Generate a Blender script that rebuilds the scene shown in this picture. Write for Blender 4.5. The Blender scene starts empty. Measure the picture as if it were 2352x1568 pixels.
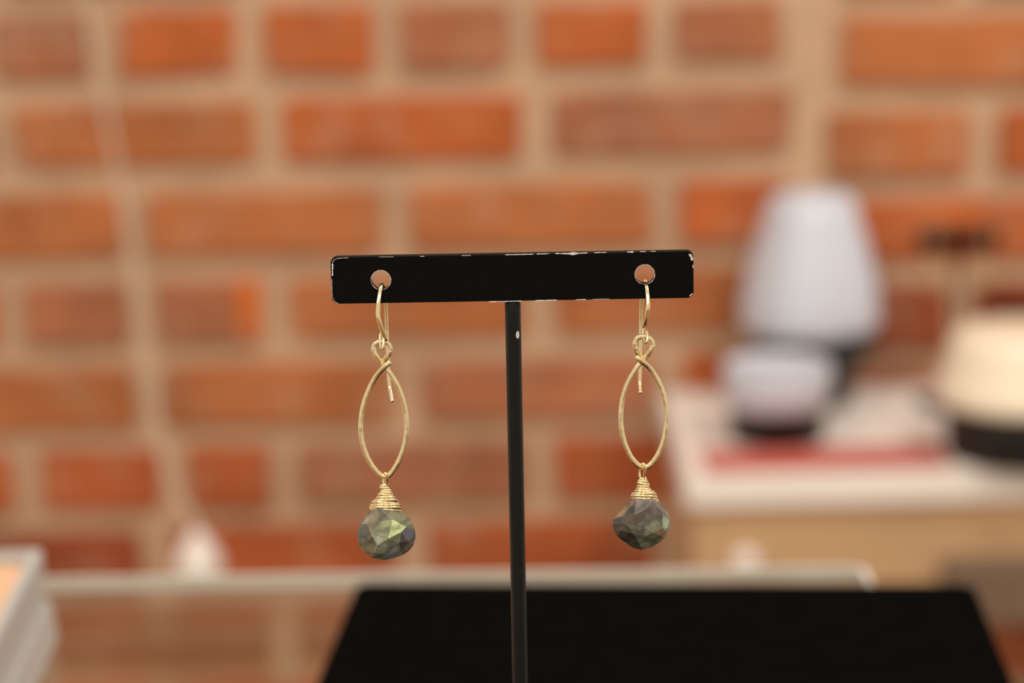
import bpy, bmesh, math, random
from mathutils import Vector, Matrix

random.seed(7)
S = bpy.context.scene
COL = S.collection

# ------------------------------------------------------------------ camera
CAM = Vector((0, 0, 1.30))
PITCH, ROLL = math.radians(12.3), math.radians(-1.35)
FPX = 2352 * 50 / 22.3
cd = bpy.data.cameras.new('camera')
cam = bpy.data.objects.new('camera', cd)
COL.objects.link(cam)
cd.sensor_fit = 'HORIZONTAL'
cd.sensor_width = 22.3
cd.lens = 50
cd.clip_start = 0.02
cd.dof.use_dof = True
cd.dof.focus_distance = 0.383
cd.dof.aperture_fstop = 6.8
ROT = Matrix.Rotation(math.pi / 2 - PITCH, 3, 'X') @ Matrix.Rotation(ROLL, 3, 'Z')
cam.matrix_world = Matrix.Translation(CAM) @ ROT.to_4x4()
S.camera = cam

# ------------------------------------------------------------------ light
w = bpy.data.worlds.new('shop_ambient')
S.world = w
w.use_nodes = True
bg = w.node_tree.nodes['Background']
bg.inputs[0].default_value = (1.0, 0.90, 0.78, 1)
bg.inputs[1].default_value = 0.74


def area(name, loc, target, size, power, col):
    l = bpy.data.lights.new(name, 'AREA')
    l.shape = 'DISK'
    l.size = size
    l.energy = power
    l.color = col
    o = bpy.data.objects.new(name, l)
    COL.objects.link(o)
    o.location = loc
    o.rotation_euler = (Vector(target) - Vector(loc)).to_track_quat('-Z', 'Y').to_euler()
    return o


# added unseen spots overhead, for sparkle on the gold and light on wall and jars
WARM = (1.0, 0.91, 0.79)
area('added_spot', (-1.25, -0.55, 2.55), (-0.3, 1.6, 1.0), 0.16, 5.8, WARM)
area('added_spot', (-0.55, -0.20, 2.55), (-0.1, 1.6, 1.0), 0.16, 6.5, WARM)
area('added_spot', (0.10, -0.55, 2.55), (0.0, 1.2, 1.0), 0.16, 5.0, WARM)
area('added_spot', (0.85, -0.30, 2.55), (0.1, 1.0, 1.1), 0.16, 3.6, WARM)
area('added_spot', (-0.65, 0.75, 2.55), (-0.3, 1.2, 1.0), 0.16, 1.8, WARM)
area('added_spot', (0.80, 0.75, 2.45), (0.25, 1.5, 0.9), 0.16, 10.1, (1.0, 0.94, 0.86))

S.view_settings.view_transform = 'Standard'
S.view_settings.look = 'None'
S.view_settings.gamma = 1
S.view_settings.use_curve_mapping = False
S.view_settings.exposure = -0.08


# ------------------------------------------------------------------ helpers
def ray(x, y):
    return ROT @ Vector(((x - 1176) / FPX, -(y - 784) / FPX, -1))


def atY(x, y, Y):          # point of the photograph on the vertical plane Y
    d = ray(x, y)
    return CAM + d * (Y / d.y)


def atZ(x, y, Z):          # point of the photograph on the level plane Z
    d = ray(x, y)
    return CAM + d * ((Z - CAM.z) / d.z)


def lin(r, g, b):
    f = lambda c: (c / 255 / 12.92) if c / 255 <= 0.04045 else ((c / 255 + 0.055) / 1.055) ** 2.4
    return (f(r), f(g), f(b), 1)


def mat(name, base=(0.5, 0.5, 0.5, 1), rough=0.5, metal=0.0, spec=0.5, var=0.0, scale=40.0, bump=0.0, bscale=None):
    m = bpy.data.materials.new(name)
    m.use_nodes = True
    nt = m.node_tree
    p = nt.nodes['Principled BSDF']
    p.inputs['Base Color'].default_value = base
    p.inputs['Roughness'].default_value = rough
    p.inputs['Metallic'].default_value = metal
    p.inputs['Specular IOR Level'].default_value = spec
    tc = nt.nodes.new('ShaderNodeTexCoord')
    if var:
        n = nt.nodes.new('ShaderNodeTexNoise')
        n.inputs['Scale'].default_value = scale
        n.inputs['Detail'].default_value = 4
        nt.links.new(tc.outputs['Object'], n.inputs['Vector'])
        mx = nt.nodes.new('ShaderNodeMix')
        mx.data_type = 'RGBA'
        mx.inputs[6].default_value = tuple(c * (1 - var) for c in base[:3]) + (1,)
        mx.inputs[7].default_value = tuple(min(1, c * (1 + var)) for c in base[:3]) + (1,)
        nt.links.new(n.outputs['Fac'], mx.inputs[0])
        nt.links.new(mx.outputs[2], p.inputs['Base Color'])
    if bump:
        n2 = nt.nodes.new('ShaderNodeTexNoise')
        n2.inputs['Scale'].default_value = bscale or scale
        n2.inputs['Detail'].default_value = 3
        nt.links.new(tc.outputs['Object'], n2.inputs['Vector'])
        b = nt.nodes.new('ShaderNodeBump')
        b.inputs['Strength'].default_value = 1.0
        b.inputs['Distance'].default_value = bump
        nt.links.new(n2.outputs['Fac'], b.inputs['Height'])
        nt.links.new(b.outputs['Normal'], p.inputs['Normal'])
    return m


def obj(name, me, material=None, parent=None, smooth=False):
    if isinstance(me, bmesh.types.BMesh):
        bm = me
        me = bpy.data.meshes.new(name)
        bmesh.ops.recalc_face_normals(bm, faces=bm.faces)
        bm.to_mesh(me)
        bm.free()
    o = bpy.data.objects.new(name, me)
    COL.objects.link(o)
    if material and not me.materials:
        me.materials.append(material)
    if smooth:
        me.polygons.foreach_set('use_smooth', [True] * len(me.polygons))
    if parent:
        o.parent = parent
        # geometry is given in world space: keep it there
        o.matrix_parent_inverse = parent.matrix_world.inverted()
    return o


def tag(o, label=None, cat=None, group=None, kind=None):
    if label:
        o['label'] = label
    if cat:
        o['category'] = cat
    if group:
        o['group'] = group
    if kind:
        o['kind'] = kind
    return o


def thing(name, loc, label, cat, group=None):
    o = bpy.data.objects.new(name, None)
    COL.objects.link(o)
    o.empty_display_size = 0.02
    o.location = loc
    o.matrix_world = Matrix.Translation(Vector(loc))
    return tag(o, label, cat, group)


def box(lo, hi, bev=0.0, seg=2, M=None):
    bm = bmesh.new()
    bmesh.ops.create_cube(bm, size=1)
    lo, hi = Vector(lo), Vector(hi)
    for v in bm.verts:
        v.co = Vector(((lo[i] + hi[i]) / 2 + v.co[i] * (hi[i] - lo[i]) for i in range(3)))
    if bev:
        bmesh.ops.bevel(bm, geom=bm.edges[:], offset=bev, segments=seg, profile=0.5, affect='EDGES')
    if M:
        bm.transform(M)
    return bm


def lathe(profile, center, seg=40, power=2.0, rot=0.0, tilt=0.0):
    """profile: (radius, z) bottom to top; power > 2 gives a rounded-square section"""
    bm = bmesh.new()
    rings = []
    for r, z in profile:
        ring = []
        for k in range(seg):
            a = 2 * math.pi * k / seg
            c, s = math.cos(a), math.sin(a)
            q = (abs(c) ** power + abs(s) ** power) ** (-1 / power)
            p = Vector((r * q * c, r * q * s, z))
            p = Matrix.Rotation(rot, 3, 'Z') @ p
            p.x += tilt * z
            ring.append(bm.verts.new(p + Vector(center)))
        rings.append(ring)
    for A, B in zip(rings, rings[1:]):
        for k in range(seg):
            bm.faces.new((A[k], A[(k + 1) % seg], B[(k + 1) % seg], B[k]))
    bm.faces.new(rings[0][::-1])
    bm.faces.new(rings[-1])
    return bm


def spline(pts, n=6):
    """Catmull-Rom resampling"""
    P = [Vector(p) for p in pts]
    P = [P[0] * 2 - P[1]] + P + [P[-1] * 2 - P[-2]]
    out = []
    for i in range(1, len(P) - 2):
        a, b, c, d = P[i - 1:i + 3]
        for k in range(n):
            t = k / n
            out.append(0.5 * ((2 * b) + (c - a) * t + (2 * a - 5 * b + 4 * c - d) * t * t + (3 * b - a - 3 * c + d) * t ** 3))
    out.append(P[-2])
    return out


def sweep(pts, ref, a, b, seg=10, power=2.0, closed=False, bm=None, taper=True, jitter=0.0):
    """tube along pts; half-width b along ref, half-width a across it"""
    bm = bm or bmesh.new()
    ref = Vector(ref)
    n = len(pts)
    rings = []
    for i, p in enumerate(pts):
        t = (pts[(i + 1) % n] - pts[i - 1]) if closed else (pts[min(i + 1, n - 1)] - pts[max(i - 1, 0)])
        t.normalize()
        bi = ref - t * ref.dot(t)
        if bi.length < 0.15:
            bi = (Vector((0, 0, 1)) if abs(t.z) < 0.8 else Vector((1, 0, 0)))
            bi = bi - t * bi.dot(t)
        bi.normalize()
        no = t.cross(bi)
        aa = (a(i / (n - 1)) if callable(a) else a) * (1 + random.uniform(-jitter, jitter))
        bb = (b(i / (n - 1)) if callable(b) else b) * (1 + random.uniform(-jitter, jitter))
        ring = []
        for k in range(seg):
            th = 2 * math.pi * k / seg
            c, s = math.cos(th), math.sin(th)
            q = (abs(c) ** power + abs(s) ** power) ** (-1 / power)
            ring.append(bm.verts.new(p + no * (aa * q * c) + bi * (bb * q * s)))
        rings.append(ring)
    pairs = list(zip(rings, rings[1:])) + ([(rings[-1], rings[0])] if closed else [])
    for A, B in pairs:
        for k in range(seg):
            bm.faces.new((A[k], A[(k + 1) % seg], B[(k + 1) % seg], B[k]))
    if not closed:
        for R_, sgn in ((rings[0], -1), (rings[-1], 1)):
            i0 = 0 if sgn < 0 else n - 1
            t = (pts[1] - pts[0]) if sgn < 0 else (pts[-1] - pts[-2])
            t.normalize()
            r0 = (R_[0].co - R_[seg // 2].co).length / 2
            tip = [bm.verts.new(pts[i0] + (v.co - pts[i0]) * 0.6 + t * (sgn * r0 * 0.5)) for v in R_]
            for k in range(seg):
                bm.faces.new((R_[k], R_[(k + 1) % seg], tip[(k + 1) % seg], tip[k]))
            bm.faces.new(tip)
    return bm


# ------------------------------------------------------------------ materials
def brick_material():
    m = bpy.data.materials.new('fired_brick')
    m.use_nodes = True
    nt = m.node_tree
    N, L = nt.nodes, nt.links
    p = N['Principled BSDF']
    p.inputs['Roughness'].default_value = 0.85
    p.inputs['Specular IOR Level'].default_value = 0.25
    oi = N.new('ShaderNodeObjectInfo')
    geo = N.new('ShaderNodeNewGeometry')
    n1 = N.new('ShaderNodeTexNoise')
    n1.inputs['Scale'].default_value = 14
    n1.inputs['Detail'].default_value = 5
    L.new(geo.outputs['Position'], n1.inputs['Vector'])
    hs = N.new('ShaderNodeHueSaturation')
    mr = N.new('ShaderNodeMapRange')
    mr.inputs[1].default_value = 0.3
    mr.inputs[2].default_value = 0.7
    mr.inputs[3].default_value = 0.78
    mr.inputs[4].default_value = 1.2
    L.new(n1.outputs['Fac'], mr.inputs[0])
    L.new(mr.outputs[0], hs.inputs['Value'])
    L.new(oi.outputs['Color'], hs.inputs['Color'])
    # lime bloom from the mortar in patches
    n2 = N.new('ShaderNodeTexNoise')
    n2.inputs['Scale'].default_value = 26
    n2.inputs['Detail'].default_value = 6
    L.new(geo.outputs['Position'], n2.inputs['Vector'])
    r2 = N.new('ShaderNodeMapRange')
    r2.inputs[1].default_value = 0.52
    r2.inputs[2].default_value = 0.78
    r2.inputs[3].default_value = 0.0
    r2.inputs[4].default_value = 0.55
    L.new(n2.outputs['Fac'], r2.inputs[0])
    mx = N.new('ShaderNodeMix')
    mx.data_type = 'RGBA'
    mx.inputs[7].default_value = lin(188, 152, 124)
    L.new(r2.outputs[0], mx.inputs[0])
    L.new(hs.outputs[0], mx.inputs[6])
    L.new(mx.outputs[2], p.inputs['Base Color'])
    b = N.new('ShaderNodeBump')
    b.inputs['Distance'].default_value = 0.002
    L.new(n2.outputs['Fac'], b.inputs['Height'])
    L.new(b.outputs[0], p.inputs['Normal'])
    return m


def glass_material():
    m = bpy.data.materials.new('clear_glass')
    m.use_nodes = True
    nt = m.node_tree
    N, L = nt.nodes, nt.links
    N.remove(N['Principled BSDF'])
    out = N['Material Output']
    tr = N.new('ShaderNodeBsdfTransparent')
    tr.inputs[0].default_value = (0.93, 0.94, 0.92, 1)
    gl = N.new('ShaderNodeBsdfGlossy')
    gl.inputs['Roughness'].default_value = 0.02
    lw = N.new('ShaderNodeLayerWeight')      # same reflectance from either side of the pane
    lw.inputs[0].default_value = 0.5
    pw = N.new('ShaderNodeMath')
    pw.operation = 'POWER'
    pw.inputs[1].default_value = 5
    L.new(lw.outputs['Facing'], pw.inputs[0])
    fr = N.new('ShaderNodeMath')
    fr.operation = 'MULTIPLY_ADD'
    fr.inputs[1].default_value = 0.92
    fr.inputs[2].default_value = 0.03
    L.new(pw.outputs[0], fr.inputs[0])
    n = N.new('ShaderNodeTexNoise')           # faint smears on the pane
    n.inputs['Scale'].default_value = 9
    tc = N.new('ShaderNodeTexCoord')
    L.new(tc.outputs['Object'], n.inputs['Vector'])
    mr = N.new('ShaderNodeMapRange')
    mr.inputs[3].default_value = 0.015
    mr.inputs[4].default_value = 0.05
    L.new(n.outputs['Fac'], mr.inputs[0])
    L.new(mr.outputs[0], gl.inputs['Roughness'])
    mix = N.new('ShaderNodeMixShader')
    L.new(fr.outputs[0], mix.inputs[0])
    L.new(tr.outputs[0], mix.inputs[1])
    L.new(gl.outputs[0], mix.inputs[2])
    L.new(mix.outputs[0], out.inputs[0])
    return m


def gem_material(name):
    m = bpy.data.materials.new(name)
    m.use_nodes = True
    nt = m.node_tree
    N, L = nt.nodes, nt.links
    p = N['Principled BSDF']
    p.inputs['Roughness'].default_value = 0.16
    p.inputs['Specular IOR Level'].default_value = 0.5
    p.inputs['Coat Weight'].default_value = 0.4
    p.inputs['Coat Roughness'].default_value = 0.05
    at = N.new('ShaderNodeAttribute')
    at.attribute_name = 'flash'
    geo = N.new('ShaderNodeNewGeometry')
    n = N.new('ShaderNodeTexNoise')
    n.inputs['Scale'].default_value = 420
    n.inputs['Detail'].default_value = 5
    n.inputs['Distortion'].default_value = 0.6
    L.new(geo.outputs['Position'], n.inputs['Vector'])
    mr = N.new('ShaderNodeMapRange')
    mr.inputs[1].default_value = 0.3
    mr.inputs[2].default_value = 0.7
    mr.inputs[3].default_value = 0.55
    mr.inputs[4].default_value = 1.35
    L.new(n.outputs['Fac'], mr.inputs[0])
    # dark slanting cleavage lines
    mp = N.new('ShaderNodeMapping')
    mp.inputs['Rotation'].default_value = (0, math.radians(32), 0)
    L.new(geo.outputs['Position'], mp.inputs['Vector'])
    wv = N.new('ShaderNodeTexWave')
    wv.bands_direction = 'Z'
    wv.inputs['Scale'].default_value = 95
    wv.inputs['Distortion'].default_value = 5
    wv.inputs['Detail'].default_value = 3
    wv.inputs['Detail Scale'].default_value = 2
    L.new(mp.outputs[0], wv.inputs['Vector'])
    mr2 = N.new('ShaderNodeMapRange')
    mr2.inputs[1].default_value = 0.0
    mr2.inputs[2].default_value = 0.35
    mr2.inputs[3].default_value = 0.62
    mr2.inputs[4].default_value = 1.0
    L.new(wv.outputs['Fac'], mr2.inputs[0])
    ml = N.new('ShaderNodeMath')
    ml.operation = 'MULTIPLY'
    L.new(mr.outputs[0], ml.inputs[0])
    L.new(mr2.outputs[0], ml.inputs[1])
    hs = N.new('ShaderNodeHueSaturation')
    L.new(at.outputs['Color'], hs.inputs['Color'])
    L.new(ml.outputs[0], hs.inputs['Value'])
    L.new(hs.outputs[0], p.inputs['Base Color'])
    return m


MB = brick_material()
MMORTAR = mat('lime_mortar', lin(198, 164, 134), 0.95, 0, 0.1, 0.28, 16, 0.004, 60)
MFLOOR = mat('wooden_floor', lin(172, 142, 112), 0.5, 0, 0.4, 0.3, 8)
MBLACK = mat('black_paint', (0.0028, 0.0026, 0.0024, 1), 0.5, 0, 0.08, 0.25, 900, 0.00002, 2500)
MROD = mat('black_enamel_rod', (0.006, 0.0058, 0.0055, 1), 0.36, 0, 0.25, 0.25, 700, 0.00003, 1800)
MVELVET = mat('black_velvet', (0.0040, 0.0036, 0.0034, 1), 0.95, 0, 0.0, 0.35, 120, 0.0003, 900)
MCHIP = mat('bare_metal', lin(228, 222, 220), 0.45, 0.1, 0.5, 0.2, 800)
MGOLD = mat('gold_filled_wire', (1.0, 0.79, 0.46, 1), 0.19, 1.0, 0.5, 0.06, 900, 0.00006, 700)
MGOLDH = mat('hammered_gold', (1.0, 0.80, 0.48, 1), 0.22, 1.0, 0.5, 0.04, 900, 0.00006, 420)
MGLASS = glass_material()
MEDGE = mat('polished_glass_edge', lin(244, 244, 238), 0.25, 0, 0.6, 0.08, 14)
nt_ = MEDGE.node_tree                        # polished edge: half milky, half clear
tr_ = nt_.nodes.new('ShaderNodeBsdfTransparent')
mx_ = nt_.nodes.new('ShaderNodeMixShader')
mx_.inputs[0].default_value = 0.2
nt_.links.new(nt_.nodes['Principled BSDF'].outputs[0], mx_.inputs[1])
nt_.links.new(tr_.outputs[0], mx_.inputs[2])
nt_.links.new(mx_.outputs[0], nt_.nodes['Material Output'].inputs[0])
MWHITE = mat('white_paint', lin(246, 236, 228), 0.5, 0, 0.4, 0.05, 12)
MTRAY = mat('white_lacquer', lin(192, 188, 182), 0.45, 0, 0.4, 0.05, 12)
MPEACH = mat('peach_lining', lin(226, 178, 142), 0.8, 0, 0.2, 0.08, 60)
MTAN = mat('tan_wood', lin(200, 162, 122), 0.6, 0, 0.3, 0.12, 14)
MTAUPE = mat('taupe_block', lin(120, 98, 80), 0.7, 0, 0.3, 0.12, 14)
MPORC = mat('pale_porcelain', lin(210, 214, 226), 0.3, 0, 0.5, 0.05, 8)
MCREAM = mat('cream_glaze', lin(250, 234, 210), 0.35, 0, 0.5, 0.05, 8)
MDARK = mat('black_base', lin(30, 28, 27), 0.5, 0, 0.4, 0.2, 30)
MRED = mat('red_paper', lin(200, 100, 90), 0.7, 0, 0.3, 0.1, 30)
MCORD = mat('pale_cord', lin(206, 182, 160), 0.8, 0, 0.3, 0.1, 200)
MLEG = mat('brushed_steel', lin(120, 118, 114), 0.35, 1.0, 0.5, 0.08, 60)

# ------------------------------------------------------------------ setting
YW = 1.70
wall = obj('wall_back', box((-1.3, YW + 0.007, 0), (1.35, YW + 0.16, 1.70)), MMORTAR)
tag(wall, 'old brick wall with wide pale mortar joints', 'wall', kind='structure')
fl = obj('floor', box((-3, -3.5, -0.05), (3, YW + 0.16, 0)), MFLOOR)
tag(fl, 'brown wooden shop floor', 'floor', kind='structure')

brick_meshes = []
for k in range(4):
    bm = bmesh.new()
    bmesh.ops.create_cube(bm, size=1)
    for v in bm.verts:
        v.co += Vector((random.uniform(-.012, .012), random.uniform(-.05, .05) if v.co.y < 0 else 0, random.uniform(-.05, .05)))
    bmesh.ops.bevel(bm, geom=[e for e in bm.edges if min(v.co.y for v in e.verts) < 0], offset=0.045, segments=1, affect='EDGES')
    me = bpy.data.meshes.new('brick')
    bmesh.ops.recalc_face_normals(bm, faces=bm.faces)
    bm.to_mesh(me)
    bm.free()
    me.materials.append(MB)
    brick_meshes.append(me)


far_bricks = bmesh.new()      # courses low down and far out to the sides, which the photograph does not show


def brick(x0, x1, z, col, h=0.048):
    if z < 0.44 or x1 < -0.97 or x0 > 1.0:
        b_ = bmesh.new()
        b_.from_mesh(brick_meshes[int(abs(x0) * 97 + z * 31) % 4])
        b_.transform(Matrix.Translation(((x0 + x1) / 2, YW + 0.025, z)) @ Matrix.Diagonal((x1 - x0, 0.05, h, 1)))
        tmp_ = bpy.data.meshes.new('brick_far')
        b_.to_mesh(tmp_)
        b_.free()
        far_bricks.from_mesh(tmp_)
        bpy.data.meshes.remove(tmp_)
        return
    o = bpy.data.objects.new('brick', random.choice(brick_meshes))
    COL.objects.link(o)
    d = 0.05
    proud = random.uniform(-0.0015, 0.003)
    o.location = ((x0 + x1) / 2, YW - proud + d / 2, z)
    o.scale = (x1 - x0, d, h * random.uniform(0.96, 1.04))
    o.rotation_euler = (0, random.uniform(-.006, .006), 0)
    o.color = col
    o.parent = wall
    o.matrix_parent_inverse = wall.matrix_world.inverted()


PAL = [lin(184, 98, 52), lin(180, 100, 58), lin(172, 101, 66), lin(180, 92, 46), lin(168, 88, 50)]
ORANGE, RUST, BROWN, SAND, RED = lin(184, 98, 52), lin(170, 88, 49), lin(170, 107, 75), lin(182, 110, 66), lin(152, 76, 46)
DULL = lin(158, 102, 74)
GREY = lin(124, 100, 82)
J = 0.023
# rows in view, left of the straight joint: z, joint centres, colours
rows = {
    1.160: ([-.387, -.297, -.188, -.087, .014, .115, .214], [BROWN, ORANGE, ORANGE, BROWN, ORANGE, BROWN]),
    1.093: ([-.377, -.176, .022, .222], [SAND, ORANGE, BROWN]),
    1.025: ([-.482, -.281, -.085, .118, .220], [SAND, SAND, SAND, ORANGE]),
    0.958: ([-.378, -.279, -.1955, -.178, .022, .221], [BROWN, BROWN, None, SAND, SAND]),
    0.892: ([-.478, -.277, -.081, .117, .220], [SAND, SAND, BROWN, ORANGE]),
    0.828: ([-.375, -.262, -.177, .020, .222], [RUST, RUST, DULL, RUST]),
    0.764: ([-.478, -.279, -.081, .118, .220], [RED, RUST, RUST, RUST]),
    0.701: ([-.378, -.184, .020, .222], [DULL, DULL, DULL]),
}


def fill_row(z, a, b, start, skip=None):
    """regular bricks from a to b with joints at start + k*0.2"""
    k0 = math.floor((a - start) / 0.2)
    js = [a] + [start + 0.2 * k for k in range(k0, k0 + 20) if a + 0.06 < start + 0.2 * k < b - 0.06] + [b]
    for x0, x1 in zip(js, js[1:]):
        brick(x0 + J / 2, x1 - J / 2, z, random.choice(PAL))


for z, (js, cols) in rows.items():
    for (x0, x1), c in zip(zip(js, js[1:]), cols):
        if c is None:       # bright end piece let into the course
            brick(x0 - J / 2, x1 - J / 2, z, lin(204, 108, 48), 0.05)
            continue
        brick(x0 + J / 2 + random.uniform(-.002, .002), x1 - J / 2, z, c)
    fill_row(z, -1.28, js[0], js[0])
z = 0.701 - 0.066
i = 0
while z > 0.03:
    fill_row(z, -1.28, 0.221, (-0.08, 0.02)[i % 2])
    z -= 0.066
    i += 1
z = 1.160 + 0.067
i = 0
while z < 1.68:
    fill_row(z, -1.28, 0.221, (0.02, -0.08)[i % 2])
    z += 0.067
    i += 1
# right of the straight joint
rrows = {1.141: ([.237, .415], [SAND]), 1.073: ([.228, .355, .55], [SAND, ORANGE]),
         1.007: ([.237, .43], [ORANGE]), 0.941: ([.235, .34, .54], [RED, RED]), 0.875: ([.235, .43], [BROWN]),
         0.809: ([.235, .34, .54], [RUST, RUST]), 0.743: ([.235, .43], [GREY]), 0.677: ([.235, .34, .54], [RUST, RUST])}
for z, (js, cols) in rrows.items():
    for (x0, x1), c in zip(zip(js, js[1:]), cols):
        brick(x0 + J / 2, x1 - J / 2, z, c)
    fill_row(z, js[-1], 1.33, js[-1])
z, i = 0.611, 0
while z > 0.03:
    fill_row(z, 0.237, 1.33, (0.43, 0.34)[i % 2])
    z -= 0.066
    i += 1
z, i = 1.208, 0
while z < 1.68:
    fill_row(z, 0.237, 1.33, (0.34, 0.43)[i % 2])
    z += 0.067
    i += 1

fb = obj('brick_courses', far_bricks, MB, wall)
fb.color = SAND
fb['kind'] = 'stuff'

# ------------------------------------------------------------------ glass table
ZT = 1.08
GT = 0.0042
pr = atZ(1988, 1299, ZT)
pl_ = atZ(140, 1325, ZT)
gdir = (pr - pl_).normalized()               # along the far edge
gn = Vector((gdir.y, -gdir.x, 0))            # towards the viewer
gl_len, gl_dep = 0.62, 0.52
c0 = pr                                       # far right corner
corners = [c0, c0 - gdir * gl_len, c0 - gdir * gl_len + gn * gl_dep, c0 + gn * gl_dep]
tbl = thing('glass_table', (c0 - gdir * gl_len / 2 + gn * gl_dep / 2) * 1, 'clear glass tabletop with pale green polished edge, under the black pad', 'table')
tbl.location.z = 0
tbl.matrix_world = Matrix.Translation(tbl.location)


def poly_round(cs, r, n=6):
    out = []
    m = len(cs)
    for i in range(m):
        p, a, b = cs[i], cs[i - 1], cs[(i + 1) % m]
        u, v = (a - p).normalized(), (b - p).normalized()
        for k in range(n + 1):
            t = k / n
            out.append((p + u * r) * (1 - t) ** 2 + p * 2 * t * (1 - t) + (p + v * r) * t ** 2)
    return out


def slab(outline, z0, z1):
    bm = bmesh.new()
    A = [bm.verts.new((p.x, p.y, z0)) for p in outline]
    B = [bm.verts.new((p.x, p.y, z1)) for p in outline]
    bm.faces.new(A[::-1])
    bm.faces.new(B)
    for k in range(len(A)):
        bm.faces.new((A[k], A[(k + 1) % len(A)], B[(k + 1) % len(A)], B[k]))
    return bm


inner = poly_round([c + (Vector((tbl.location.x, tbl.location.y, c.z)) - c).normalized() * 0.002 for c in corners], 0.005)
pane = poly_round([c + (Vector((tbl.location.x, tbl.location.y, c.z)) - c).normalized() * 0.0022 for c in corners], 0.005)
obj('glass_panel', slab(pane, ZT - GT + 0.0001, ZT - 0.0001), MGLASS, tbl)
outer = poly_round(corners, 0.006)
bm = bmesh.new()
V = [[bm.verts.new((p.x, p.y, zz)) for p in poly] for poly in (outer, inner) for zz in (ZT - GT, ZT)]
n = len(outer)
for k in range(n):
    l = (k + 1) % n
    bm.faces.new((V[0][k], V[0][l], V[1][l], V[1][k]))
    bm.faces.new((V[2][l], V[2][k], V[3][k], V[3][l]))
    bm.faces.new((V[1][k], V[1][l], V[3][l], V[3][k]))
    bm.faces.new((V[2][k], V[2][l], V[0][l], V[0][k]))
obj('polished_edge', bm, MEDGE, tbl)
for c in corners:
    q = c + (Vector((tbl.location.x, tbl.location.y, c.z)) - c).normalized() * 0.03
    lg = lathe([(0.012, 0), (0.014, 0.004), (0.014, 0.010), (0.009, 0.014), (0.009, ZT - GT - 0.008), (0.016, ZT - GT - 0.006), (0.016, ZT - GT)], (q.x, q.y, 0), 20)
    obj('leg', lg, MLEG, tbl)

# black display pad lying on the glass
ZB = ZT + 0.003
b00, b10 = atZ(821, 1337, ZB), atZ(2236, 1342, ZB)
b01, b11 = atZ(728, 1568, ZB), atZ(2326, 1568, ZB)
e0, e1 = (b01 - b00), (b11 - b10)
dep = 0.36
outline = poly_round([b00, b10, b10 + e1.normalized() * dep, b00 + e0.normalized() * dep], 0.003, 4)
bm = slab(outline, ZT, ZB)
bmesh.ops.bevel(bm, geom=[e for e in bm.edges if all(v.co.z > ZB - 1e-5 for v in e.verts)], offset=0.001, segments=2, affect='EDGES')
pad = obj('display_pad', bm, MVELVET)
tag(pad, 'flat black velvet display pad lying on the glass tabletop', 'display pad')

# two white trays stacked at the left end of the glass
tc_ = atZ(138, 1472, ZT)
ta = math.radians(2.3)
TM = Matrix.Translation((tc_.x, tc_.y, ZT)) @ Matrix.Rotation(ta, 4, 'Z')
TW, TD = 0.15, 0.20


def tray(name, label, x1, w_, d_, z0, h_, rim, flare, lining):
    t = thing(name, TM @ Vector((x1 - w_ / 2, -d_ / 2, z0)), label, 'tray', 'white display trays on the glass')
    bm = bmesh.new()

    def ring(off, z):
        return [bm.verts.new(v) for v in ((x1 - w_ - off, -d_ - off, z), (x1 + off, -d_ - off, z), (x1 + off, off, z), (x1 - w_ - off, off, z))]
    R = [ring(flare, z0), ring(0, z0 + h_), ring(-rim, z0 + h_), ring(-rim - 0.001, z0 + 0.004)]
    for A, B in zip(R, R[1:]):
        for k in range(4):
            bm.faces.new((A[k], A[(k + 1) % 4], B[(k + 1) % 4], B[k]))
    bm.faces.new(R[0][::-1])
    bm.faces.new(R[3])
    bmesh.ops.recalc_face_normals(bm, faces=bm.faces)
    bmesh.ops.bevel(bm, geom=[e for e in bm.edges if e.calc_face_angle(0) > 0.6], offset=0.0008, segments=2, affect='EDGES')
    bm.transform(TM)
    obj('frame', bm, MTRAY, t)
    if lining:
        obj('lining', box((x1 - w_ + rim + .0012, -d_ + rim + .0012, z0 + 0.004), (x1 - rim - .0012, -rim - .0012, z0 + h_ - 0.0035), 0.0006, 1, TM), MPEACH, t)
    return t


tray('display_tray', 'lower white tray, under the peach-lined tray at the left edge', -0.0016, TW, TD, 0.0, 0.0130, 0.012, 0.0010, False)
tray('display_tray', 'upper white tray with peach lining, stacked at the left edge', -0.0030, TW - 0.004, TD - 0.004, 0.0130, 0.0148, 0.0032, -0.0003, True)

# ------------------------------------------------------------------ wall cabinet
ZS = atY(1900, 885, YW).z
YF = 1.462
xl = atZ(1572, 1088, ZS).x
cab = thing('wall_cabinet', (xl + 0.2, YW, ZS - 0.07), 'white topped wall cabinet with tan drawer front behind the black pad', 'cabinet')
zf = atY(1700, 1168, YF).z
obj('top_board', box((xl, YF, zf), (xl + 0.46, YW - 0.003, ZS), 0.003, 2), MWHITE, cab)
zb = atY(2000, 1350, YF + 0.01).z
obj('body', box((xl + 0.008, YF + 0.022, zb), (xl + 0.452, YW - 0.003, zf)), MTAN, cab)
dr = obj('drawer_front', box((xl + 0.006, YF + 0.008, zb + 0.002), (xl + 0.454, YF + 0.022, zf - 0.0015), 0.0015, 2), MTAN, cab)
kp = atY(1712, 1288, YF)
kn = lathe([(0.005, 0), (0.005, 0.005), (0.008, 0.007), (0.009, 0.010), (0.008, 0.013), (0.004, 0.015)], (0, 0, 0), 20)
kn.transform(Matrix.Translation((kp.x, YF + 0.008, kp.z)) @ Matrix.Rotation(math.pi / 2, 4, 'X'))
obj('knob', kn, MWHITE, dr, True)
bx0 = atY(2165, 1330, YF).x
bz1, bz0 = atY(2260, 1290, YF - 0.005).z, atY(2300, 1435, YF).z
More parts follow.
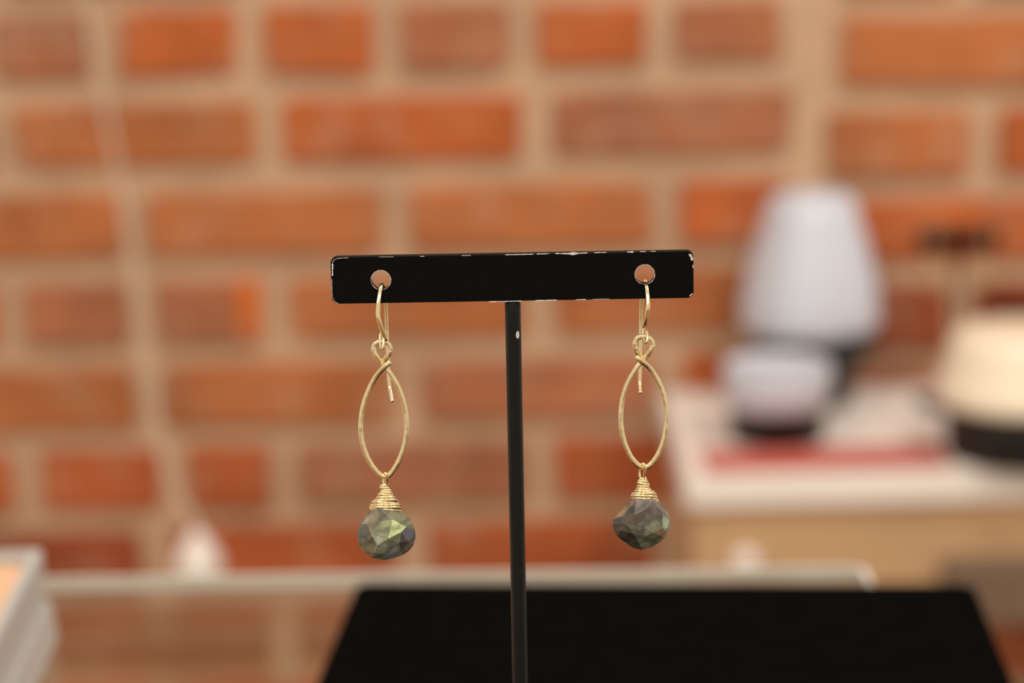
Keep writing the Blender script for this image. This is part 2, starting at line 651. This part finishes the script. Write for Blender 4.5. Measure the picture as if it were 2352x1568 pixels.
obj('lower_block', box((bx0, YF - 0.004, bz0), (xl + 0.46, YW - 0.003, bz1), 0.004, 2), MTAUPE, cab)  # plain taupe block at the lower right of the cabinet

red = obj('red_strip', box((atZ(1612, 1060, ZS).x, atZ(1900, 1079, ZS).y, ZS), (atZ(2178, 1060, ZS).x, atZ(1900, 1030, ZS).y, ZS + 0.0012), 0.0004, 1), MRED)
tag(red, 'flat red strip lying along the front of the white cabinet top', 'strip')
RZ = ZS + 0.0012


def mm(px, Y):          # metres for a length of px photograph pixels at distance Y
    return px * (Y * math.cos(PITCH) + (CAM.z - ZS) * math.sin(PITCH)) / FPX


# squat pale jar in front
q = atZ(1785, 1003, RZ)
s = mm(1, q.y)
j1 = thing('jar', (q.x, q.y, RZ), 'short pale grey jar with a black foot, on the red strip', 'jar', 'jars on black bases')
obj('foot', lathe([(104 * s, 0), (108 * s, 4 * s), (108 * s, 70 * s), (112 * s, 74 * s)], (q.x, q.y, RZ), 40), MDARK, j1, True)
obj('bowl', lathe([(104 * s, 74 * s), (112 * s, 78 * s), (119 * s, 112 * s), (123 * s, 145 * s), (124 * s, 165 * s), (120 * s, 174 * s), (112 * s, 176 * s), (110 * s, 168 * s)], (q.x, q.y, RZ), 40), MPORC, j1, True)
# tall pale bell on a black base behind it
q = atZ(1868, 925, ZS)
s = mm(1, q.y)
Z1 = 150 * s
j2 = thing('bell_jar', (q.x, q.y, ZS), 'tall pale bell-shaped jar on a black base behind the short jar', 'jar', 'jars on black bases')
obj('base', lathe([(78 * s, 0), (84 * s, 6 * s), (92 * s, 60 * s), (116 * s, 118 * s), (138 * s, 132 * s), (142 * s, 172 * s)], (q.x, q.y, ZS), 40), MDARK, j2, True)
prof = [(132 * s, 172 * s), (142 * s, 178 * s), (148 * s, 205 * s), (145 * s, 250 * s), (134 * s, 310 * s), (117 * s, 375 * s), (100 * s, 430 * s), (90 * s, 470 * s), (74 * s, 486 * s), (40 * s, 491 * s)]
obj('bell', lathe(prof, (q.x - 14 * s, q.y, ZS), 48, 2.6, math.radians(27), 0.02), MPORC, j2, True)
# cream bell on a thick black base at the right
q = atZ(2352, 1040, ZS)
s = mm(1, q.y)
j3 = thing('bell_jar', (q.x, q.y, ZS), 'cream bell-shaped jar on a thick black base at the right edge', 'jar', 'jars on black bases')
obj('base', lathe([(170 * s, 0), (176 * s, 5 * s), (180 * s, 88 * s), (186 * s, 120 * s), (180 * s, 124 * s)], (q.x, q.y, ZS), 48), MDARK, j3, True)
prof = [(176 * s, 124 * s), (200 * s, 127 * s), (208 * s, 142 * s), (200 * s, 168 * s), (184 * s, 205 * s), (172 * s, 245 * s), (164 * s, 278 * s), (148 * s, 290 * s), (60 * s, 294 * s)]
obj('bell', lathe(prof, (q.x, q.y, ZS), 48), MCREAM, j3, True)


# ------------------------------------------------------------------ background earring stands
def far_stand(px0, px1, py, Y, hpx, label, gold):
    a, b = atY(px0, py, Y), atY(px1, py, Y)
    c = (a + b) / 2
    zz = c.z
    hh = hpx * (b - a).length / (px1 - px0) / 2
    t = thing('jewelry_stand', (c.x, Y, ZS), label, 'stand', 'small black earring stands on the cabinet')
    obj('crossbar', box((a.x, Y - 0.001, zz - hh), (b.x, Y + 0.001, zz + hh), 0.0008, 1), MBLACK, t)
    obj('rod', sweep([Vector((c.x, Y, ZS + 0.002)), Vector((c.x, Y, ZS + 0.03)), Vector((c.x, Y, zz - hh))], (0, 1, 0), 0.0014, 0.0014, 10), MROD, t)
    obj('base_plate', box((c.x - 0.026, Y - 0.02, ZS), (c.x + 0.026, Y + 0.02, ZS + 0.003), 0.001, 1), MBLACK, t)
    out = []
    for k, (dx, drop) in enumerate(gold):
        x = c.x + dx
        e = thing('earring', (x, Y - 0.004, zz - drop), '', 'earring', 'earrings on the far stands')
        hk = [Vector((x, Y - 0.0045, zz - hh - 0.010)), Vector((x, Y - 0.0035, zz - hh - 0.003)), Vector((x, Y - 0.0015, zz + hh + 0.0012)), Vector((x, Y + 0.0018, zz + hh + 0.001)), Vector((x, Y + 0.004, zz - hh - 0.004)), Vector((x, Y + 0.0045, zz - hh - 0.014))]
        obj('ear_wire', sweep(spline(hk, 4), (1, 0, 0), 0.0005, 0.0005, 6), MGOLD, e, True)
        R = drop / 2 - hh / 2 - 0.004
        zc = zz - hh - 0.010 - R
        obj('hoop', sweep([Vector((x + R * 0.6 * math.sin(u * math.tau / 24), Y - 0.0045, zc + R * math.cos(u * math.tau / 24))) for u in range(24)], (0, 1, 0), 0.0009, 0.0006, 6, closed=True), MGOLD, e, True)
        out.append(e)
    return t, out


st, es = far_stand(2108, 2294, 551, 1.63, 52, 'small black earring stand rising behind the cream jar', [(-0.017, 0.034), (0.018, 0.030)])
es[0]['label'] = 'gold hoop earring on the far stand, nearer the tall pale bell'
es[1]['label'] = 'gold hoop earring on the far stand, above the cream jar'
st, es = far_stand(2268, 2460, 702, 1.645, 26, 'low dark earring stand cut by the right edge, behind cream jar', [])

# ------------------------------------------------------------------ blind cord with tassel
YC = 1.60
cp = thing('blind_cord', atY(452, 1330, YC), 'thin pale pull cord ending in a white cone tassel behind the glass', 'cord')
line = [atY(x, y, YC + d) for x, y, d in ((120, -420, .07), (195, 0, .07), (232, 200, .07), (262, 350, .065), (292, 520, .06), (322, 720, .05), (350, 920, .035), (392, 1100, .015), (432, 1180, 0.004), (452, 1212, 0))]
obj('cord', sweep(spline(line, 4), (0, 1, 0), 0.0022, 0.0022, 8), MCORD, cp, True)
tp = atY(458, 1330, YC)
s = 1.0 * YC / FPX
tb = lathe([(30 * s, 0), (46 * s, 5 * s), (57 * s, 24 * s), (56 * s, 46 * s), (44 * s, 74 * s), (26 * s, 100 * s), (13 * s, 118 * s), (9 * s, 124 * s)], tp, 24)
obj('tassel', tb, MWHITE, cp, True)

# ------------------------------------------------------------------ main earring stand
YB = 0.375
YAW = math.radians(-2.0)
cB = atY(1178, 636.5, YB)
BM = Matrix.Translation(cB) @ Matrix.Rotation(YAW, 4, 'Z')
BMI = BM.inverted()


def onbar(px, py, off=0.0):
    """bar-local x, z of a photograph point on the bar's front face"""
    d = ray(px, py)
    o_, dd = BMI @ CAM, BMI.to_3x3() @ d
    t = (off - o_.y) / dd.y
    return o_ + dd * t


stand = thing('jewelry_stand', (cB.x, cB.y, ZB), 'worn black metal T-shaped earring stand in sharp focus', 'stand')
xl_, xr_ = onbar(760.5, 645).x, onbar(1593, 628).x
zt_, zb_ = onbar(1178, 583.5).z, onbar(1178, 691).z
cu = bpy.data.curves.new('crossbar', 'CURVE')
cu.dimensions = '2D'
cu.fill_mode = 'BOTH'
TH = 0.0009


def add_poly(pts):
    sp = cu.splines.new('POLY')
    sp.points.add(len(pts) - 1)
    for k, (x, y) in enumerate(pts):
        sp.points[k].co = (x, y, 0, 1)
    sp.use_cyclic_u = True


rc = 0.0011
o2 = []
for cx, cy, a0 in ((xr_ - rc, zt_ - rc, 0), (xl_ + rc, zt_ - rc, 90), (xl_ + rc, zb_ + rc, 180), (xr_ - rc, zb_ + rc, 270)):
    for k in range(9):
        a = math.radians(a0 + 90 * k / 8)
        o2.append((cx + rc * math.cos(a), cy + rc * math.sin(a)))
add_poly(o2)
holes = []
for px, py in ((875, 643), (1481, 630)):
    h = onbar(px, py)
    r = 0.00165
    holes.append((h.x, h.z, r))
    add_poly([(h.x + r * math.cos(k * math.tau / 40), h.z + r * math.sin(k * math.tau / 40)) for k in range(40)])
cu.extrude = TH - 0.00012
cu.bevel_depth = 0.00012
cu.bevel_resolution = 1
cu.offset = -0.00012
tmp = bpy.data.objects.new('tmp', cu)
COL.objects.link(tmp)
dg = bpy.context.evaluated_depsgraph_get()
me = bpy.data.meshes.new_from_object(tmp.evaluated_get(dg))
bpy.data.objects.remove(tmp)
me.name = 'crossbar'
# curve XY plane -> bar XZ plane, front face at local y = 0
me.transform(BM @ Matrix.Translation((0, TH, 0)) @ Matrix.Rotation(math.pi / 2, 4, 'X'))
me.materials.clear()
bar = obj('crossbar', me, MBLACK, stand)
for hx, hz, r in holes:
    pts = [BM @ Vector((hx + (r + 0.00002) * math.cos(k * math.tau / 40), 0.00006, hz + (r + 0.00002) * math.sin(k * math.tau / 40))) for k in range(40)]
    tag(obj('hole_rim', sweep(pts, (0, 1, 0), lambda t: 0.00005, 0.00006, 6, closed=True, jitter=0.8), MCHIP, bar, True), 'worn silvery edge of the hole')


def chip(line_, wid, seed):
    """irregular flake of missing paint along a photograph line on the front face"""
    rnd = random.Random(seed)
    P = [onbar(x, y) for x, y in line_]
    n_ = 5 * len(P)
    up, dn = [], []
    for k in range(n_ + 1):
        t = k / n_ * (len(P) - 1)
        i_ = min(int(t), len(P) - 2)
        p = P[i_].lerp(P[i_ + 1], t - i_)
        d = (P[i_ + 1] - P[i_]).normalized()
        nn = Vector((-d.z, 0, d.x))
        w_ = (wid if not callable(wid) else wid(k / n_)) * 0.0000725 * rnd.uniform(0.35, 1.0) * (0.25 if k in (0, n_) else 1)
        up.append(p + nn * w_ / 2)
        dn.append(p - nn * w_ / 2)
    bm = bmesh.new()
    U = [bm.verts.new(BM @ (v + Vector((0, -0.00003, 0)))) for v in up]
    D = [bm.verts.new(BM @ (v + Vector((0, -0.00003, 0)))) for v in dn]
    U2 = [bm.verts.new(BM @ (v + Vector((0, 0.00006, 0)))) for v in up]
    D2 = [bm.verts.new(BM @ (v + Vector((0, 0.00006, 0)))) for v in dn]
    for k in range(n_):
        bm.faces.new((U[k], U[k + 1], D[k + 1], D[k]))
        bm.faces.new((U2[k], U[k], U[k + 1], U2[k + 1]))
        bm.faces.new((D2[k], D[k], D[k + 1], D2[k + 1]))
    tag(obj('paint_chip', bm, MCHIP, bar), 'flaked bare metal spot')


bulge = lambda t: 3.0 + 7.5 * max(0, 1 - abs(t - 0.55) / 0.16)
for k, (ln, wd) in enumerate([
        ([(1160, 585), (1195, 584.3), (1226, 583.5)], 2.4), ([(1232, 583.3), (1262, 582.5)], 2.2),
        ([(1275, 582), (1312, 582.5), (1350, 580.5)], bulge), ([(1364, 580.3), (1394, 579.4)], 2.4),
        ([(1440, 578.8), (1456, 578.4)], 4), ([(1470, 577.8), (1484, 577.4)], 1.8), ([(1495, 577), (1506, 576.8)], 1.8),
        ([(1060, 586.8), (1082, 586.4)], 1.8), ([(965, 588.6), (975, 588.4)], 2.2), ([(870, 590), (905, 589.6)], 1.2),
        ([(1583, 583), (1588, 589), (1590, 598)], 7), ([(1591.5, 608), (1591.5, 615)], 2.5), ([(1584, 680), (1590, 674)], 4),
        ([(1122, 692.6), (1160, 692), (1200, 691)], 2.8), ([(1228, 690.3), (1280, 688.8)], 3.0), ([(1322, 688), (1346, 687.3)], 2.2),
        ([(1360, 687), (1400, 686)], 1.2), ([(763.5, 606), (764, 612), (763.5, 619)], 5), ([(763, 620), (764, 626), (763.5, 633)], 4),
        ([(762.5, 606), (766, 598), (774, 593.5), (800, 591.6)], 1.8), ([(762.5, 640), (762.3, 660), (763.5, 682), (769, 693), (778, 697)], 1.2)]):
    chip(ln, wd, k)

# rod
zr1 = (BM @ Vector((0, 0, zb_))).z
rt = atY(1177.5, 692, YB + 0.0009)
rb = atY(1195, 1568, YB + 0.0009)
rr = 18.0 * 0.0000735
top_ = Vector((rt.x, YB + 0.0016, zr1))
dirr = (rb - rt).normalized()
foot = top_ + dirr * ((ZB + 0.003 - top_.z) / dirr.z)
rod_pts = [top_.lerp(foot, t) for t in (0, 0.02, 0.25, 0.5, 0.75, 0.98, 1)]
rod = obj('rod', sweep(rod_pts, (0, 1, 0), rr, rr, 28), MROD, stand, True)
# flake on the rod
cpk = atY(1189, 770, YB)
bm = bmesh.new()
ax = top_.lerp(foot, (top_.z - cpk.z) / (top_.z - foot.z))
cen_a = math.asin(max(-1, min(1, (cpk.x - ax.x) / rr)))
vs = []
for k in range(14):
    th = k * math.tau / 14
    a = cen_a + 4.6 * 0.0000735 * math.cos(th) / rr
    zz = cpk.z + 9 * 0.0000735 * math.sin(th)
    axp = top_.lerp(foot, (top_.z - zz) / (top_.z - foot.z))
    vs.append(bm.verts.new((axp.x + (rr + 0.00003) * math.sin(a), axp.y - (rr + 0.00003) * math.cos(a), zz)))
cv = bm.verts.new((ax.x + (rr + 0.00001) * math.sin(cen_a), ax.y - (rr + 0.00001) * math.cos(cen_a), cpk.z))
for k in range(14):
    bm.faces.new((vs[k], vs[(k + 1) % 14], cv))
tag(obj('paint_chip', bm, MCHIP, rod), 'small oval flake of bare metal')
obj('base_plate', box((foot.x - 0.03, foot.y - 0.03, ZB), (foot.x + 0.03, foot.y + 0.03, ZB + 0.003), 0.0012, 2), MBLACK, stand)


# ------------------------------------------------------------------ earrings
PX = 0.0000727


def earring(label, Y, hook, ring, marq, loop, wrap, bail, gem, T, flash, gcol, seed):
    P = lambda x, y, d=0.0: atY(x, y, Y + d)
    top = P(*hook[0][:2])
    e = thing('earring', top, label, 'earring', 'gold drop earrings on the black stand')
    # ear wire: flattened in front, round behind
    hp = spline([P(*h) for h in hook], 6)
    fl_ = lambda t: (4.3 if t > 0.42 else 5.2) * PX
    obj('ear_wire', sweep(hp, (1, 0, 0), 4.2 * PX, fl_, 10, 2.6), MGOLD, e, True)
    # small ring between hook and frame: stands edge-on
    cx, cy, rx, ry = ring
    c = P(cx, cy, -0.0004)
    rp = [c + Vector((rx * PX * math.sin(a), 0.0011 * math.cos(a + 0.5), ry * PX * math.cos(a))) for a in [k * math.tau / 28 for k in range(28)]]
    obj('jump_ring', sweep(rp, (1, 0, 0), 3.6 * PX, 3.6 * PX, 8, closed=True), MGOLD, e, True)
    mp = spline([P(*p) for p in marq], 5)
    wd = lambda t: 5.9 * PX
    obj('marquise_frame', sweep(mp, (0, 1, 0), wd, 0.00042, 12, 3.6, jitter=0.05), MGOLDH, e, True)
    lp = bail
    bp = spline([P(*p) for p in lp], 6)
    obj('bail_loop', sweep(bp, (0, 1, 0), 2.9 * PX, 2.9 * PX, 8), MGOLD, e, True)
    # coiled wire cap
    rnd = random.Random(seed)
    pts = []
    NT = 18
    for i_ in range(len(wrap) - 1):
        y0, l0, r0 = wrap[i_]
        y1, l1, r1 = wrap[i_ + 1]
        sl = rnd.uniform(-1.6, 1.6)
        for k in range(NT):
            t = k / NT
            y_, l_, r_ = y0 + (y1 - y0) * t, l0 + (l1 - l0) * t, r0 + (r1 - r0) * t
            a = t * math.tau
            hw = (r_ - l_) / 2 - 2.0
            x_ = (l_ + r_) / 2 + hw * math.cos(a)
            d_ = math.sin(a) * hw * PX * 0.72
            pts.append(P(x_, y_ + sl * math.cos(a), d_))
    obj('wire_wrap', sweep(spline(pts, 2), (0, 0, 1), 3.1 * PX, 3.1 * PX, 8), MGOLD, e, True)
    # faceted stone
    gx = sum(p[0] for p in gem) / len(gem)
    gy = sum(p[1] for p in gem) / len(gem) + 4
    bm = bmesh.new()
    for p in gem:
        q_ = P(*p)
        bm.verts.new(q_ + Vector((0, 0.00035, 0)))
        bm.verts.new(q_ - Vector((0, 0.00035, 0)))
    for sgn in (-1, 1):
        for n_, sc_, dd, ph in ((9, 0.80, 0.55, 0.2), (7, 0.52, 0.86, 0.55), (3, 0.16, 1.0, 1.0)):
            for k in range(n_):
                a = ph + k * math.tau / n_ + rnd.uniform(-.12, .12)
                # radius of the outline in this direction
                best = max(gem, key=lambda p: math.cos(math.atan2(p[1] - gy, p[0] - gx) - a))
                R = math.hypot(best[0] - gx, best[1] - gy)
                s_ = sc_ * rnd.uniform(0.93, 1.05)
                bm.verts.new(P(gx + R * s_ * math.cos(a), gy + R * s_ * math.sin(a), sgn * T * dd * rnd.uniform(.97, 1.03)))
    r_ = bmesh.ops.convex_hull(bm, input=bm.verts[:])
    junk = list({g for g in r_['geom_interior'] + r_['geom_unused'] if isinstance(g, bmesh.types.BMVert)})
    bmesh.ops.delete(bm, geom=junk, context='VERTS')
    bmesh.ops.dissolve_limit(bm, angle_limit=math.radians(7), verts=bm.verts[:], edges=bm.edges[:])
    bmesh.ops.bevel(bm, geom=bm.edges[:], offset=0.000035, segments=1, affect='EDGES')
    bmesh.ops.recalc_face_normals(bm, faces=bm.faces)
    me = bpy.data.meshes.new('gemstone')
    bm.to_mesh(me)
    bm.free()
    ca = me.attributes.new('flash', 'FLOAT_COLOR', 'FACE')
    RI = ROT.transposed()
    for poly in me.polygons:
        v = RI @ (Vector(poly.center) - CAM)
        px, py = 1176 + FPX * v.x / -v.z, 784 - FPX * v.y / -v.z
        f = min(flash, key=lambda f_: math.hypot(f_[0] - px, f_[1] - py))
        vv = rnd.uniform(0.85, 1.15) * 1.2
        c_ = lin(*f[2])
        ca.data[poly.index].color = (c_[0] * vv, c_[1] * vv, c_[2] * vv, 1)
    obj('gemstone', me, gcol, e)
    return e


MG1, MG2 = gem_material('labradorite_light'), gem_material('labradorite_dark')

# ---- left
Y1 = YB - 0.0022
hookL = [(886, 782, -.0002), (881, 767, -.0008), (874.5, 748, -.0014), (868.5, 725, -.0016), (869, 700, -.0012), (872, 676, -.0002), (875.5, 657, .0012),
         (878, 650, .0028), (880, 655, .0048), (883, 676, .0066), (886.5, 705, .0074), (888.5, 760, .0078), (891, 820, .0078), (893, 868, .0076), (895, 888, .0073), (898, 906, .0062), (901, 921, .0050)]
marqL = [(895.5, 832, -.0008), (888, 838, -.0009), (879, 846, -.0007), (865, 862, -.0002), (852, 884, 0), (841, 910, 0), (832.5, 940, 0), (829, 968, 0), (829, 995, 0), (834, 1022, 0), (843, 1047, 0),
         (855, 1069, 0), (868, 1085, 0), (880, 1093.5, 0), (891, 1092, 0), (903, 1079, 0), (917, 1055, 0), (927.5, 1026, 0), (933.5, 995, 0), (934, 966, 0), (930.5, 936, 0),
         (922, 905, 0), (910, 878, 0), (897, 857, .0001), (885, 842, .0003), (874, 829.5, .0002), (864, 816, 0), (858.5, 803, 0), (860, 792, 0), (868, 786, 0), (878, 784.5, 0), (889, 786.5, 0), (895.5, 795, 0),
         (895.5, 806, 0), (890, 817, .0001), (882.5, 826, .0005), (876, 834, .0010)]
bailL = [(881, 1114, .0004), (880.5, 1105, .0006), (880.5, 1096, .0008), (882, 1088, .0004), (884.5, 1085.5, -.0004), (887, 1089, -.0009), (888, 1098, -.0008), (888, 1107, -.0004), (887.5, 1114, -.0002)]
wrapL = [(1112, 876, 892), (1116, 871, 891), (1121, 873, 895), (1127, 877, 900), (1132, 868, 902), (1137, 868, 903), (1143, 861, 908), (1149, 856, 913), (1155.5, 851, 917), (1160, 849, 920), (1166, 847, 922), (1171, 850, 922), (1171.5, 852, 921)]
gemL = [(868, 1150), (905, 1150), (847, 1174), (836, 1187), (828, 1202), (822, 1218), (821, 1230), (824, 1247), (832, 1262), (853, 1278), (868, 1283), (884, 1285), (905, 1281), (928, 1272), (941, 1262), (950, 1250), (955, 1230), (953, 1215), (947, 1200), (935, 1186), (923, 1174)]
flashL = [(905, 1216, (196, 208, 150)), (893, 1206, (150, 158, 118)), (880, 1214, (136, 140, 108)), (925, 1226, (92, 94, 122)), (935, 1235, (84, 80, 84)), (922, 1250, (92, 90, 84)),
          (850, 1196, (122, 112, 92)), (836, 1215, (84, 80, 68)), (832, 1238, (96, 94, 80)), (858, 1222, (110, 112, 88)), (862, 1246, (170, 182, 160)), (846, 1262, (120, 116, 92)), (880, 1262, (118, 122, 104)),
          (898, 1272, (122, 124, 120)), (930, 1262, (110, 100, 84)), (946, 1210, (122, 118, 92)), (915, 1190, (118, 116, 90)), (885, 1182, (104, 102, 84)), (895, 1240, (112, 114, 92)), (838, 1268, (170, 160, 120))]
earring('gold marquise drop earring hanging at left, faceted grey-green stone with pale flash', Y1, hookL, (877, 782, 4.5, 16), marqL, None, wrapL, bailL, gemL, 0.0034, flashL, MG1, 3)

# ---- right
hookR = [(1479, 752, -.0002), (1482, 740, -.0008), (1485.5, 724, -.0014), (1488, 706, -.0016), (1488.5, 692, -.0012), (1487, 674, -.0004), (1484.5, 656, .0010),
         (1482, 645, .0028), (1479.5, 648, .0048), (1476, 664, .0066), (1473.5, 690, .0074), (1472, 740, .0078), (1471, 800, .0078), (1470, 855, .0076), (1469.5, 878, .0073), (1470, 891, .0062), (1471, 901, .0048)]
marqR = [(1462, 820, -.0008), (1469, 825, -.0009), (1478, 832, -.0007), (1491, 843, -.0002), (1504, 860, 0), (1515, 880, 0), (1523.5, 903, 0), (1529, 928, 0), (1531, 955, 0), (1529.5, 980, 0), (1525, 1006, 0),
         (1516.5, 1032, 0), (1505, 1053, 0), (1493, 1067, 0), (1483, 1072.5, 0), (1472, 1071, 0), (1461, 1063, 0), (1449, 1048, 0), (1438, 1025, 0), (1430, 1000, 0), (1426, 972, 0), (1426, 945, 0),
         (1430, 915, 0), (1438.5, 887, 0), (1450, 863, 0), (1463, 843, .0001), (1475, 828, .0003), (1486, 815, .0002), (1495, 803, 0), (1499, 792, 0), (1496, 781, 0), (1488, 775, 0), (1478, 773, 0), (1468, 774, 0), (1460.5, 780, 0),
         (1458, 791, 0), (1462, 804, .0001), (1468.5, 815, .0005), (1474, 824, .0010)]
bailR = [(1474, 1102, .0004), (1470, 1094, .0006), (1469, 1084, .0008), (1471, 1073, .0006), (1474, 1066, 0), (1477.5, 1064, -.0006), (1480.5, 1069, -.0009), (1481, 1080, -.0008), (1480, 1091, -.0005), (1478, 1101, -.0002)]
wrapR = [(1097, 1472, 1484), (1101, 1466, 1486), (1106, 1464, 1489), (1112, 1463, 1492), (1118, 1463, 1492), (1124, 1460, 1496), (1129, 1455, 1503), (1134, 1447, 1508), (1140, 1449, 1511), (1146, 1450, 1512.5), (1150.5, 1453, 1513), (1151, 1456, 1512)]
gemR = [(1464, 1132), (1498, 1132), (1450, 1153), (1434, 1164), (1419, 1179), (1410, 1190), (1406, 1201), (1410, 1218), (1418, 1230), (1429, 1240), (1453, 1256), (1474, 1261), (1496, 1255), (1513, 1245), (1526, 1234), (1534, 1223), (1538, 1212), (1539, 1196), (1536, 1182), (1529, 1169), (1513, 1152)]
flashR = [(1428, 1172, (112, 92, 66)), (1416, 1205, (70, 64, 56)), (1430, 1228, (78, 72, 62)), (1452, 1190, (78, 66, 54)), (1468, 1164, (110, 102, 96)), (1492, 1172, (98, 86, 76)), (1515, 1180, (104, 96, 86)),
          (1470, 1210, (104, 104, 90)), (1494, 1216, (128, 132, 112)), (1478, 1238, (112, 114, 100)), (1455, 1246, (84, 82, 74)), (1500, 1238, (116, 116, 96)), (1530, 1205, (150, 160, 132)), (1520, 1232, (146, 122, 92)), (1490, 1250, (126, 132, 112)), (1445, 1215, (88, 84, 74))]
earring('gold marquise drop earring hanging at right, with darker smoky grey stone', Y1 - 0.001, hookR, (1482, 770, 4.5, 14), marqR, None, wrapR, bailR, gemR, 0.0034, flashR, MG2, 11)
